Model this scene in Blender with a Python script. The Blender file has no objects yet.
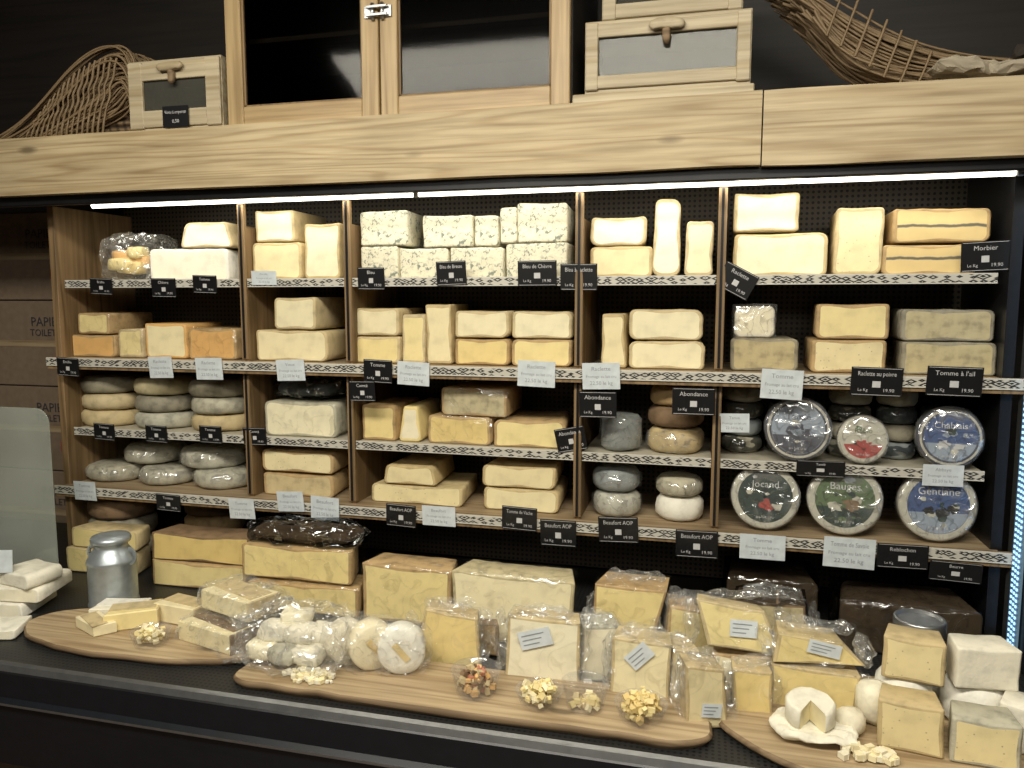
import bpy, bmesh, math, random
from mathutils import Vector, Matrix, noise
random.seed(7)
R=random.uniform
scene=bpy.context.scene
col=scene.collection
# ------------------------------------------------------------------ materials
MC={}
def newmat(name):
    m=bpy.data.materials.new(name); m.use_nodes=True
    nt=m.node_tree; b=nt.nodes['Principled BSDF']
    return m,nt,b
def N(nt,t,**k):
    n=nt.nodes.new(t)
    for a,v in k.items():
        if a in n.inputs: n.inputs[a].default_value=v
        else: setattr(n,a,v)
    return n
def L(nt,a,b): nt.links.new(a,b)
def objco(nt,scale=(1,1,1),loc=(0,0,0)):
    tc=N(nt,'ShaderNodeTexCoord'); mp=N(nt,'ShaderNodeMapping')
    mp.inputs['Scale'].default_value=scale; mp.inputs['Location'].default_value=loc
    L(nt,tc.outputs['Object'],mp.inputs['Vector']); return mp.outputs['Vector']
def ramp(nt,fac,stops,interp='LINEAR'):
    r=N(nt,'ShaderNodeValToRGB'); cr=r.color_ramp; cr.interpolation=interp
    while len(cr.elements)<len(stops): cr.elements.new(0.5)
    for e,(p,c) in zip(cr.elements,stops):
        e.position=p; e.color=(*c,1) if len(c)==3 else c
    L(nt,fac,r.inputs['Fac']); return r.outputs['Color']
def mixc(nt,fac,a,b,mode='MIX'):
    m=N(nt,'ShaderNodeMix'); m.data_type='RGBA'; m.blend_type=mode
    for s,v in ((m.inputs[0],fac),(m.inputs[6],a),(m.inputs[7],b)):
        if isinstance(v,(int,float)): s.default_value=v
        elif isinstance(v,tuple): s.default_value=(*v,1) if len(v)==3 else v
        else: L(nt,v,s)
    return m.outputs[2]
def bump(nt,b,h,strength=.3,dist=.002):
    n=N(nt,'ShaderNodeBump'); n.inputs['Strength'].default_value=strength; n.inputs['Distance'].default_value=dist
    L(nt,h,n.inputs['Height']); L(nt,n.outputs['Normal'],b.inputs['Normal'])
def plain(name,c,rough=.5,metal=0,coat=0,emit=0):
    if name in MC: return MC[name]
    m,nt,b=newmat(name)
    v=objco(nt); no=N(nt,'ShaderNodeTexNoise',Scale=35.0,Detail=3.0); L(nt,v,no.inputs['Vector'])
    L(nt,ramp(nt,no.outputs['Fac'],[(.3,tuple(x*.88 for x in c)),(.7,tuple(min(1,x*1.08) for x in c))]),b.inputs['Base Color'])
    b.inputs['Roughness'].default_value=rough; b.inputs['Metallic'].default_value=metal
    b.inputs['Coat Weight'].default_value=coat
    if emit:
        b.inputs['Emission Color'].default_value=(*c,1); b.inputs['Emission Strength'].default_value=emit
    MC[name]=m; return m
def cheese(name,c,var=.12,sc=18,rough=.5,holes=0,bl=.18):
    if name in MC: return MC[name]
    m,nt,b=newmat(name); v=objco(nt)
    n1=N(nt,'ShaderNodeTexNoise',Scale=float(sc),Detail=5.0); L(nt,v,n1.inputs['Vector'])
    n2=N(nt,'ShaderNodeTexNoise',Scale=130.0,Detail=4.0); L(nt,v,n2.inputs['Vector'])
    dk=tuple(x*(1-var*1.6) for x in c); lt=tuple(min(1,x*(1+var*.5)) for x in c)
    cc=ramp(nt,n1.outputs['Fac'],[(.25,dk),(.5,c),(.75,lt)])
    oi=N(nt,'ShaderNodeObjectInfo')
    tint=ramp(nt,oi.outputs['Random'],[(0,(1,1,1)),(.25,(.98,.94,.80)),(.5,(1,1,.97)),(.75,(.93,.87,.72)),(1,(.99,.97,.90))])
    cc=mixc(nt,1.0,cc,tint,'MULTIPLY')
    if holes:
        vo=N(nt,'ShaderNodeTexVoronoi',Scale=float(holes)); L(nt,v,vo.inputs['Vector'])
        f=ramp(nt,vo.outputs['Distance'],[(.08,(1,1,1)),(.16,(0,0,0))])
        cc=mixc(nt,f,cc,tuple(x*.5 for x in c))
    L(nt,cc,b.inputs['Base Color']); b.inputs['Roughness'].default_value=rough
    bump(nt,b,n2.outputs['Fac'],bl,.002)
    MC[name]=m; return m
def bluecheese(name):
    if name in MC: return MC[name]
    m,nt,b=newmat(name); v=objco(nt)
    n1=N(nt,'ShaderNodeTexNoise',Scale=80.0,Detail=4.0,Distortion=1.0); L(nt,v,n1.inputs['Vector'])
    n2=N(nt,'ShaderNodeTexNoise',Scale=22.0,Detail=2.0); L(nt,v,n2.inputs['Vector'])
    f=ramp(nt,n1.outputs['Fac'],[(.51,(0,0,0)),(.59,(.9,.9,.9))])
    g=ramp(nt,n2.outputs['Fac'],[(.38,(.12,.12,.12)),(.56,(1,1,1))])
    ff=mixc(nt,1.0,f,g,'MULTIPLY')
    base=ramp(nt,n2.outputs['Fac'],[(.3,(.70,.65,.49)),(.75,(.56,.53,.40))])
    L(nt,mixc(nt,ff,base,(.12,.15,.13)),b.inputs['Base Color'])
    b.inputs['Roughness'].default_value=.6; bump(nt,b,n1.outputs['Fac'],.35,.003)
    MC[name]=m; return m
def ashcheese(name,c,hz):
    if name in MC: return MC[name]
    m,nt,b=newmat(name); v=objco(nt)
    n1=N(nt,'ShaderNodeTexNoise',Scale=14.0,Detail=4.0); L(nt,v,n1.inputs['Vector'])
    sx=N(nt,'ShaderNodeSeparateXYZ'); L(nt,v,sx.inputs[0])
    a=N(nt,'ShaderNodeMath',operation='MULTIPLY_ADD'); L(nt,n1.outputs['Fac'],a.inputs[0]); a.inputs[1].default_value=.02; a.inputs[2].default_value=-hz-.01
    s=N(nt,'ShaderNodeMath',operation='ADD'); L(nt,sx.outputs['Z'],s.inputs[0]); L(nt,a.outputs[0],s.inputs[1])
    ab=N(nt,'ShaderNodeMath',operation='ABSOLUTE'); L(nt,s.outputs[0],ab.inputs[0])
    sc=N(nt,'ShaderNodeMath',operation='MULTIPLY'); L(nt,ab.outputs[0],sc.inputs[0]); sc.inputs[1].default_value=100
    f=ramp(nt,sc.outputs[0],[(.28,(1,1,1)),(.55,(0,0,0))])
    base=ramp(nt,n1.outputs['Fac'],[(.3,tuple(x*.85 for x in c)),(.7,c)])
    L(nt,mixc(nt,f,base,(.12,.11,.08)),b.inputs['Base Color']); b.inputs['Roughness'].default_value=.5
    MC[name]=m; return m
def wood(name,c1,c2,axis='X',rings=14,rough=.6,sc=1.0,knots=True):
    if name in MC: return MC[name]
    m,nt,b=newmat(name)
    S={'X':(.32,6,6),'Y':(6,.32,6),'Z':(6,6,.32)}[axis]
    v=objco(nt,tuple(x*sc for x in S),(.7,.2,.4))
    n1=N(nt,'ShaderNodeTexNoise',Scale=1.3,Detail=2.0); L(nt,v,n1.inputs['Vector'])
    mu=N(nt,'ShaderNodeMath',operation='MULTIPLY'); L(nt,n1.outputs['Fac'],mu.inputs[0]); mu.inputs[1].default_value=rings*6.28
    si=N(nt,'ShaderNodeMath',operation='SINE'); L(nt,mu.outputs[0],si.inputs[0])
    ma=N(nt,'ShaderNodeMath',operation='MULTIPLY_ADD'); L(nt,si.outputs[0],ma.inputs[0]); ma.inputs[1].default_value=.5; ma.inputs[2].default_value=.5
    S2={'X':(3,70,70),'Y':(70,3,70),'Z':(70,70,3)}[axis]
    v2=objco(nt,S2); n2=N(nt,'ShaderNodeTexNoise',Scale=1.0,Detail=5.0); L(nt,v2,n2.inputs['Vector'])
    v4=objco(nt,(2.2,3,3)); n4=N(nt,'ShaderNodeTexNoise',Scale=1.0,Detail=3.0); L(nt,v4,n4.inputs['Vector'])
    c=ramp(nt,ma.outputs[0],[(.0,c2),(.3,tuple((a*.75+bb*.25) for a,bb in zip(c1,c2))),(1,c1)])
    f=ramp(nt,n2.outputs['Fac'],[(.32,(.62,.59,.54)),(.6,(1,1,1))])
    c=mixc(nt,.85,c,f,'MULTIPLY')
    g=ramp(nt,n4.outputs['Fac'],[(.3,(.74,.72,.70)),(.65,(1.0,1.0,1.0))])
    c=mixc(nt,.9,c,g,'MULTIPLY')
    if knots:
        S3={'X':(1.5,4.5,4.5),'Y':(4.5,1.5,4.5),'Z':(4.5,4.5,1.5)}[axis]
        v3=objco(nt,S3,(.3,.1,.2)); vo=N(nt,'ShaderNodeTexVoronoi',Scale=1.5); L(nt,v3,vo.inputs['Vector'])
        kf=ramp(nt,vo.outputs['Distance'],[(.05,(1,1,1)),(.12,(0,0,0))])
        c=mixc(nt,kf,c,tuple(x*.4 for x in c2))
    L(nt,c,b.inputs['Base Color']); b.inputs['Roughness'].default_value=rough
    bump(nt,b,n2.outputs['Fac'],.35,.002)
    MC[name]=m; return m
def wickermat():
    m,nt,b=newmat('woven_wicker'); v=objco(nt,(1,1,1))
    w1=N(nt,'ShaderNodeTexWave',Scale=14.0,Distortion=1.5); w1.bands_direction='Z'; L(nt,v,w1.inputs['Vector'])
    w2=N(nt,'ShaderNodeTexWave',Scale=10.0,Distortion=1.5); w2.bands_direction='X'; L(nt,v,w2.inputs['Vector'])
    c=mixc(nt,1.0,ramp(nt,w1.outputs['Fac'],[(.1,(.25,.25,.25)),(.6,(1,1,1))]),ramp(nt,w2.outputs['Fac'],[(.1,(.4,.4,.4)),(.6,(1,1,1))]),'MULTIPLY')
    L(nt,mixc(nt,1.0,c,(.20,.13,.07),'MULTIPLY'),b.inputs['Base Color']); b.inputs['Roughness'].default_value=.6
    bump(nt,b,w1.outputs['Fac'],.8,.01); return m
def filmmat(name,tint=(1,1,1),base=.06,streak=.45,rough=.13,sc=22.0,milk=.0,bd=.012):
    if name in MC: return MC[name]
    m,nt,b=newmat(name); nt.nodes.remove(b); out=nt.nodes['Material Output']
    v=objco(nt); n=N(nt,'ShaderNodeTexNoise',Scale=sc,Detail=1.0,Distortion=1.2); L(nt,v,n.inputs['Vector'])
    bp=N(nt,'ShaderNodeBump'); bp.inputs['Strength'].default_value=.8; bp.inputs['Distance'].default_value=bd; L(nt,n.outputs['Fac'],bp.inputs['Height'])
    tr=N(nt,'ShaderNodeBsdfTransparent'); tr.inputs['Color'].default_value=(*tint,1)
    gl=N(nt,'ShaderNodeBsdfGlossy'); gl.inputs['Color'].default_value=(.93,.95,.97,1); gl.inputs['Roughness'].default_value=rough
    L(nt,bp.outputs['Normal'],gl.inputs['Normal'])
    df=N(nt,'ShaderNodeBsdfDiffuse'); df.inputs['Color'].default_value=(.85,.85,.82,1)
    r0=ramp(nt,n.outputs['Fac'],[(.0,(milk*.5,)*3),(.54,(milk*.6,)*3),(.70,(min(1,milk*2.2),)*3)])
    m0=N(nt,'ShaderNodeMixShader'); L(nt,r0,m0.inputs[0]); L(nt,tr.outputs[0],m0.inputs[1]); L(nt,df.outputs[0],m0.inputs[2])
    r=ramp(nt,n.outputs['Fac'],[(.40,(base,)*3),(.43,(streak,)*3),(.46,(base,)*3),(.62,(base,)*3),(.66,(streak,)*3)])
    ms=N(nt,'ShaderNodeMixShader'); L(nt,r,ms.inputs[0]); L(nt,m0.outputs[0],ms.inputs[1]); L(nt,gl.outputs[0],ms.inputs[2])
    L(nt,ms.outputs[0],out.inputs['Surface']); MC[name]=m; return m
def clearglass(name,tint,gloss=.05,milk=0.0,mc=(.5,.55,.52)):
    if name in MC: return MC[name]
    m,nt,b=newmat(name); nt.nodes.remove(b); out=nt.nodes['Material Output']
    v=objco(nt); n=N(nt,'ShaderNodeTexNoise',Scale=3.0,Detail=2.0); L(nt,v,n.inputs['Vector'])
    tr=N(nt,'ShaderNodeBsdfTransparent'); tr.inputs['Color'].default_value=(*tint,1)
    gl=N(nt,'ShaderNodeBsdfGlossy'); gl.inputs['Roughness'].default_value=.06
    df=N(nt,'ShaderNodeBsdfDiffuse'); df.inputs['Color'].default_value=(*mc,1)
    a=N(nt,'ShaderNodeMixShader'); L(nt,ramp(nt,n.outputs['Fac'],[(.3,(milk*.6,)*3),(.7,(milk,)*3)]),a.inputs[0]); L(nt,tr.outputs[0],a.inputs[1]); L(nt,df.outputs[0],a.inputs[2])
    ms=N(nt,'ShaderNodeMixShader'); ms.inputs[0].default_value=gloss; L(nt,a.outputs[0],ms.inputs[1]); L(nt,gl.outputs[0],ms.inputs[2])
    L(nt,ms.outputs[0],out.inputs['Surface']); MC[name]=m; return m
def stripmat():
    m,nt,b=newmat('papercut_strip'); v=objco(nt)
    sx=N(nt,'ShaderNodeSeparateXYZ'); L(nt,v,sx.inputs[0])
    v2=objco(nt,(30,1,70)); vo=N(nt,'ShaderNodeTexVoronoi',Scale=1.0,Randomness=.45,distance='MANHATTAN'); L(nt,v2,vo.inputs['Vector'])
    f=ramp(nt,vo.outputs['Distance'],[(.0,(.02,.02,.02)),(.30,(.55,.54,.48)),(.46,(.02,.02,.02)),(.74,(.5,.48,.42))],'CONSTANT')
    az=N(nt,'ShaderNodeMath',operation='ABSOLUTE'); L(nt,sx.outputs['Z'],az.inputs[0])
    g=N(nt,'ShaderNodeMath',operation='GREATER_THAN'); L(nt,az.outputs[0],g.inputs[0]); g.inputs[1].default_value=.0118
    L(nt,mixc(nt,g.outputs[0],f,(.58,.56,.50)),b.inputs['Base Color']); b.inputs['Roughness'].default_value=.4
    return m
STRIP=stripmat()
def perfwall(name,c,a,bb,sc):
    m,nt,b=newmat(name); v=objco(nt,(sc,sc,sc)) 
    fr=N(nt,'ShaderNodeVectorMath',operation='FRACTION'); L(nt,v,fr.inputs[0])
    sb=N(nt,'ShaderNodeVectorMath',operation='SUBTRACT'); L(nt,fr.outputs[0],sb.inputs[0]); sb.inputs[1].default_value=(.5,.5,.5)
    sx=N(nt,'ShaderNodeSeparateXYZ'); L(nt,sb.outputs[0],sx.inputs[0])
    p=[]
    for ax in (a,bb):
        q=N(nt,'ShaderNodeMath',operation='MULTIPLY'); L(nt,sx.outputs[ax],q.inputs[0]); L(nt,sx.outputs[ax],q.inputs[1]); p.append(q)
    s=N(nt,'ShaderNodeMath',operation='ADD'); L(nt,p[0].outputs[0],s.inputs[0]); L(nt,p[1].outputs[0],s.inputs[1])
    l=N(nt,'ShaderNodeMath',operation='LESS_THAN'); L(nt,s.outputs[0],l.inputs[0]); l.inputs[1].default_value=.07
    L(nt,mixc(nt,l.outputs[0],c,(.003,.003,.003)),b.inputs['Base Color']); b.inputs['Roughness'].default_value=.45; b.inputs['Metallic'].default_value=.4
    return m
PERFB=perfwall('perforated_back_metal',(.060,.046,.032),'X','Z',55)
PERFC=perfwall('perforated_tray_metal',(.03,.03,.03),'X','Y',70)
BEAMW=wood('weathered_pine',(.56,.45,.275),(.43,.32,.175),'X',15)
BEAMW2=wood('weathered_pine_b',(.58,.47,.295),(.45,.34,.195),'X',12,sc=.9)
FRAMEW=wood('door_frame_oak',(.50,.36,.18),(.41,.28,.13),'X',9,rough=.45,knots=False)
FRAMEV=wood('door_frame_oak_v',(.50,.36,.18),(.41,.28,.13),'Z',9,rough=.45,knots=False)
BOXW=wood('pale_box_wood',(.56,.48,.33),(.48,.39,.24),'X',7,rough=.6,knots=False)
DIVW=wood('divider_wood',(.27,.175,.085),(.17,.11,.05),'Z',9,knots=False)
SHELFW=wood('shelf_wood',(.42,.32,.20),(.32,.23,.13),'X',9,knots=False)
LINER=plain('shelf_liner',(.50,.46,.36),.5)
SLABW=wood('serving_slab_wood',(.50,.385,.235),(.37,.265,.15),'X',12,rough=.5)
SLABE=wood('slab_bark_edge',(.28,.195,.11),(.18,.12,.065),'X',12,rough=.7,knots=False)
BLACK=plain('black_card',(.008,.008,.009),.35)
WHITE=plain('white_card',(.60,.65,.68),.4)
INKW=plain('white_ink',(.52,.52,.52),.5)
INKB=plain('dark_ink',(.04,.04,.05),.5)
INKM=plain('grey_ink',(.25,.27,.3),.5)
DARKM=plain('dark_metal',(.022,.022,.024),.35,.6)
GLOSSB=plain('gloss_black_panel',(.010,.012,.016),.32,.2,.25)
STEEL=plain('brushed_steel',(.40,.41,.42),.32,.9)
ZINC=plain('zinc_can',(.46,.51,.54),.38,.7)
DARKW=wood('dark_wall_wood',(.014,.010,.008),(.009,.007,.005),'X',8,knots=False)
WICK=wickermat()
FILM=filmmat('cling_film',base=.03,streak=.17,sc=12.0,bd=.018)
FILM2=filmmat('crumpled_bag_film',base=.06,streak=.34,milk=.08,sc=16.0,bd=.024)
FILMD=filmmat('dark_bag_film',tint=(.50,.52,.54),base=.05,streak=.30,sc=13.0,bd=.02)
CUPM=clearglass('clear_plastic_cup',(.96,.96,.96),.07,.08,(.8,.8,.8))
GLASS=clearglass('smoked_glass',(.34,.34,.34),.010)
# cheeses
CR=cheese('ivory_paste',(.80,.73,.51)); CW=cheese('white_rind_paste',(.83,.79,.65),bl=.3)
YL=cheese('yellow_paste',(.78,.66,.34)); YD=cheese('golden_paste',(.71,.55,.24)); OR=cheese('orange_paste',(.68,.42,.17))
PK=cheese('pale_holed_paste',(.77,.68,.43),holes=70)
GR=cheese('grey_rind',(.28,.26,.21),.38,24,.75,bl=.8); TN=cheese('tan_rind',(.44,.31,.16),.3,26,.7,bl=.7)
BR=cheese('brown_rind',(.20,.13,.075),.3,22,.75,bl=.7); WR=cheese('bloomy_rind',(.77,.75,.68),.14,30,.8,bl=.6)
PR=cheese('pale_rind',(.55,.45,.27),.22,26,.7,bl=.6); LG=cheese('light_grey_rind',(.46,.45,.39),.30,28,.7,bl=.8)
BG=cheese('blue_grey_rind',(.26,.29,.31),.3,26,.6,bl=.6)
MB=cheese('mottled_paste',(.47,.41,.26),.30,30,.65,bl=.5)
BC=bluecheese('blue_veined_paste')
# ------------------------------------------------------------------ builder
def sn(p,s,a): return Vector(noise.noise_vector(Vector(p)*s))*a
TXT={}
def textmesh(s):
    if s in TXT: return TXT[s]
    cu=bpy.data.curves.new('tmp','FONT'); cu.body=s; cu.align_x='CENTER'; cu.align_y='CENTER'; cu.size=1; cu.resolution_u=2
    o=bpy.data.objects.new('tmp',cu); col.objects.link(o)
    dg=bpy.context.evaluated_depsgraph_get(); me=o.evaluated_get(dg).to_mesh()
    vs=[v.co.copy() for v in me.vertices]; fs=[list(p.vertices) for p in me.polygons]
    o.evaluated_get(dg).to_mesh_clear(); bpy.data.objects.remove(o); bpy.data.curves.remove(cu)
    w=(max(v.x for v in vs)-min(v.x for v in vs)) if vs else 1
    TXT[s]=(vs,fs,w); return TXT[s]
class B:
    def __init__(s): s.bm=bmesh.new(); s.mats=[]
    def mi(s,m):
        if m not in s.mats: s.mats.append(m)
        return s.mats.index(m)
    def face(s,vs,m,sm=False):
        try:
            f=s.bm.faces.new(vs); f.material_index=s.mi(m); f.smooth=sm; return f
        except ValueError: return None
    def box(s,c,sz,m,rot=None,bev=0):
        M=Matrix.Translation(Vector(c))@(rot.to_4x4() if rot else Matrix.Identity(4))
        hx,hy,hz=sz[0]/2,sz[1]/2,sz[2]/2
        if not bev:
            v=[s.bm.verts.new(M@Vector((x*hx,y*hy,z*hz))) for x in (-1,1) for y in (-1,1) for z in (-1,1)]
            for q in ((0,1,3,2),(4,6,7,5),(0,4,5,1),(2,3,7,6),(0,2,6,4),(1,5,7,3)): s.face([v[i] for i in q],m)
            return
        bev=min(bev,hx*.8,hy*.8,hz*.8)
        V={}
        for x in (-1,1):
            for y in (-1,1):
                for z in (-1,1):
                    V[x,y,z,0]=s.bm.verts.new(M@Vector((x*hx,y*(hy-bev),z*(hz-bev))))
                    V[x,y,z,1]=s.bm.verts.new(M@Vector((x*(hx-bev),y*hy,z*(hz-bev))))
                    V[x,y,z,2]=s.bm.verts.new(M@Vector((x*(hx-bev),y*(hy-bev),z*hz)))
                    s.face([V[x,y,z,0],V[x,y,z,1],V[x,y,z,2]],m)
        for a in (-1,1):
            s.face([V[a,-1,-1,0],V[a,1,-1,0],V[a,1,1,0],V[a,-1,1,0]],m)
            s.face([V[-1,a,-1,1],V[1,a,-1,1],V[1,a,1,1],V[-1,a,1,1]],m)
            s.face([V[-1,-1,a,2],V[1,-1,a,2],V[1,1,a,2],V[-1,1,a,2]],m)
            for c2 in (-1,1):
                s.face([V[-1,a,c2,1],V[1,a,c2,1],V[1,a,c2,2],V[-1,a,c2,2]],m)
                s.face([V[a,-1,c2,0],V[a,1,c2,0],V[a,1,c2,2],V[a,-1,c2,2]],m)
                s.face([V[a,c2,-1,0],V[a,c2,1,0],V[a,c2,1,1],V[a,c2,-1,1]],m)
    def prism(s,pts,y0,y1,face,rind,rim=.004,taper=1.0,e=.004,M=None,smooth=True):
        cx=sum(p[0] for p in pts)/len(pts); cz=sum(p[1] for p in pts)/len(pts)
        def ring(off,y,tx=1):
            out=[]
            for (x,z) in pts:
                d=Vector((cx-x,cz-z)); 
                if d.length>1e-6 and off: d=d.normalized()*off*1.3
                else: d=Vector((0,0))
                co=Vector((cx+(x+d.x-cx)*tx,y,z+d.y))
                if M: co=M@co
                out.append(s.bm.verts.new(co))
            return out
        rs=[ring(e+rim,y0-.0005),ring(e,y0),ring(0,y0+e),ring(0,y1-e,taper),ring(e,y1,taper)]
        n=len(pts)
        s.face(rs[0],face)
        for k in range(4):
            for i in range(n):
                s.face([rs[k][i],rs[k][(i+1)%n],rs[k+1][(i+1)%n],rs[k+1][i]],rind,smooth and k>0)
        s.face(list(reversed(rs[4])),rind)
    def lathe(s,prof,m,seg=40,M=None,jit=0,mats=None,cap=True):
        rings=[]
        sd=R(0,50)
        for (r,z) in prof:
            rg=[]
            for i in range(seg):
                a=2*math.pi*i/seg; co=Vector((r*math.cos(a),r*math.sin(a),z))
                if jit: co+=sn(co+Vector((sd,0,0)),18,jit)+sn(co+Vector((sd,3,0)),60,jit*.35)
                if M: co=M@co
                rg.append(s.bm.verts.new(co))
            rings.append(rg)
        for k in range(len(rings)-1):
            mm=mats[k] if mats else m
            for i in range(seg): s.face([rings[k][i],rings[k][(i+1)%seg],rings[k+1][(i+1)%seg],rings[k+1][i]],mm,True)
        if cap:
            s.face(list(reversed(rings[0])),mats[0] if mats else m); s.face(rings[-1],mats[-1] if mats else m)
    def blob(s,c,sz,m,cuts=7,amp=.006,sq=.55,fr=14,M=None,smooth=True):
        n=cuts+1; V={}; sd=R(0,99)
        def vert(k):
            if k in V: return V[k]
            p=Vector(tuple(-1+2*q/n for q in k)); q=p.normalized()*1.25
            p=p.lerp(q,1-sq)
            p=Vector((p.x*sz[0]/2,p.y*sz[1]/2,p.z*sz[2]/2))
            p+=sn(p+Vector((sd,0,0)),fr,amp)+sn(p+Vector((sd,9,0)),fr*3,amp*.5)
            p+=Vector(c)
            if M: p=M@p
            V[k]=s.bm.verts.new(p); return V[k]
        for i in range(n):
            for j in range(n):
                for a in (0,n):
                    for ax in range(3):
                        ks=[]
                        for (u,w) in ((i,j),(i+1,j),(i+1,j+1),(i,j+1)):
                            t=[u,w]; t.insert(ax,a); ks.append(tuple(t))
                        s.face([vert(k) for k in ks],m,smooth)
    def text(s,t,x,z,y,size,m,maxw=None,M=None):
        vs,fs,w=textmesh(t)
        k=size
        if maxw and w*k>maxw: k=maxw/w
        bv=[]
        for v in vs:
            co=Vector((x+v.x*k,y,z+v.y*size))
            if M: co=M@co
            bv.append(s.bm.verts.new(co))
        for f in fs: s.face([bv[i] for i in f],m)
    def quad(s,x0,z0,x1,z1,y,m,M=None):
        v=[]
        for (x,z) in ((x0,z0),(x1,z0),(x1,z1),(x0,z1)):
            co=Vector((x,y,z)); co=M@co if M else co
            v.append(s.bm.verts.new(co))
        s.face(v,m)
    def done(s,name,loc=(0,0,0),rot=(0,0,0),parent=None,recalc=True):
        if recalc: bmesh.ops.recalc_face_normals(s.bm,faces=[f for f in s.bm.faces])
        me=bpy.data.meshes.new(name); s.bm.to_mesh(me); s.bm.free()
        for m in s.mats: me.materials.append(m)
        o=bpy.data.objects.new(name,me); col.objects.link(o); o.location=loc; o.rotation_euler=rot
        if parent: o.parent=parent
        return o
def empty(name):
    o=bpy.data.objects.new(name,None); col.objects.link(o); return o
def rrect(w,h,r,seg=4,jit=.0028,bulge=0,top=1.0,sag=None):
    pts=[]; r=min(r,w*.45,h*.45); sd=R(0,99)
    rs=[min(r*R(.5,1.3),w*.45,h*.48) for _ in range(4)]
    for (sx,sz,a0),r in zip(((1,0,-90),(1,1,0),(-1,1,90),(-1,0,180)),rs):
        cx=sx*(w/2-r); cz=r if sz==0 else h-r
        for i in range(seg+1):
            a=math.radians(a0+90*i/seg); pts.append((cx+r*math.cos(a),cz+r*math.sin(a)))
    out=[]
    for i in range(len(pts)):
        p=Vector(pts[i]); q=Vector(pts[(i+1)%len(pts)])
        out.append(p); d=(q-p).length
        n=int(d/.022)
        for k in range(1,n): out.append(p.lerp(q,k/n))
    sg=R(0,.005) if sag is None else sag; sk=R(-.04,.04) if sag is None else 0
    res=[]
    for p in out:
        x=p.x*(1+(top-1)*p.y/h)*(1+bulge*(1-(2*p.y/h-1)**2)); z=p.y
        if z>h*.5: z-=sg*(1-(2*p.x/w)**2)+abs(sk)*max(0,-math.copysign(1,sk)*p.x)*.5
        x+=sk*z*.5
        v=sn((x+sd,z,0),25,jit); z=max(0,z+(v.y if z>.004 else 0)); res.append((x+v.x,z))
    return res
# ------------------------------------------------------------------ dims
YF=2.5; YB=2.90
XE=[-2.44,-1.64,-1.225,-.41,.033,.81]
SH={1:1.675,2:1.378,3:1.098,4:.872}
UE={1:[63,243,350,580,721,1002],2:[71,249,352,579,718,995],3:[74,251,353,579,716,991],4:[78,254,355,578,714,987]}
def MX(row,u):   # tape-measure reading along a shelf -> metres
    e=UE[row]; i=0
    while i<4 and u>e[i+1]: i+=1
    return XE[i]+(u-e[i])/(e[i+1]-e[i])*(XE[i+1]-XE[i])
CZ=.56
# ------------------------------------------------------------------ room
def roombox(name,c,sz,m):
    b=B(); b.box((0,0,0),sz,m); return b.done(name,c)
roombox('floor',(-.8,.6,-.05),(8,7.4,.1),wood('floor_planks',(.09,.055,.035),(.06,.037,.022),'X',9,rough=.4))
roombox('ceiling',(-.8,.6,3.05),(8,7.4,.1),DARKW)
roombox('wall_back',(-.8,3.35,1.5),(8,.1,3),DARKW)
roombox('wall_left',(-4.85,.6,1.5),(.1,7.4,3),plain('brown_wall',(.10,.075,.055),.7))
roombox('wall_right',(3.25,.6,1.5),(.1,7.4,3),plain('brown_wall',(.10,.075,.055),.7))
roombox('wall_front',(-.8,-3.15,1.5),(8,.1,3),plain('plaster_wall',(.28,.26,.23),.8))
# ------------------------------------------------------------------ display case
case=empty('cheese_display_case')
def part(name,c,sz,m,bev=0,par=case):
    b=B(); b.box((0,0,0),sz,m,bev=bev); return b.done(name,c,parent=par)
part('back_panel',(-.815,YB+.01,1.31),(3.35,.02,1.49),PERFB)
part('side_left',(-2.465,2.69,1.26),(.03,.42,1.40),DIVW,.002)
part('side_right',(.835,2.69,1.30),(.03,.42,1.45),DARKM)
part('case_top',(-.815,2.66,2.06),(3.36,.50,.02),DARKM)
for i,x in enumerate(XE[1:5]):
    part('divider_%d'%(i+1),(x,2.69,1.365),(.018,.40,1.0),DIVW)
    b=B()
    for zz,hh in ((1.375+.29,.56),(.872+.245,.475)): b.box((0,0,zz),(.026,.02,hh),DIVW,bev=.002); b.box((.0,-.0115,zz),(.008,.003,hh-.01),DARKM)
    b.done('divider_edge_%d'%(i+1),(x,2.492,0),parent=case)
for row in (1,3):
    for i in range(5):
        x0,x1=XE[i]+.014,XE[i+1]-.014
        part('shelf_%d_%d'%(row,i+1),((x0+x1)/2,2.70,SH[row]-.008),(x1-x0,.39,.014),LINER,.001)
        part('shelf_strip_%d_%d'%(row,i+1),((x0+x1)/2,2.494,SH[row]-.012),(x1-x0,.006,.030),STRIP)
for row in (2,4):
    part('long_shelf_%d'%row,(-.815,2.675,SH[row]-.010),(3.31,.45,.018),SHELFW,.002)
    part('long_shelf_strip_%d'%row,(-.80,2.446,SH[row]-.014),(3.38,.006,.032),STRIP)
    part('long_shelf_rail_%d'%row,(-.80,2.455,SH[row]-.020),(3.38,.012,.044),DIVW)
part('metal_lip',(-.9,2.352,1.960),(5.0,.03,.035),DARKM,.003)
part('lamp_housing',(-.75,2.485,1.985),(3.25,.07,.03),STEEL,.004)
tube=plain('tube_glow',(1.0,.95,.80),.4,emit=5)
for i,(a,c,tm) in enumerate(((-2.27,-.975,tube),(-.955,.82,tube))):
    b=B(); b.lathe([(.010,0),(.010,c-a)],tm,16); o=b.done('lamp_tube_%d'%(i+1),(a,2.485,1.956),(0,math.pi/2,0),parent=case)
    part('lamp_cap_%d'%(i+1),(c+.010,2.485,1.957),(.018,.026,.026),STEEL,.003)
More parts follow.
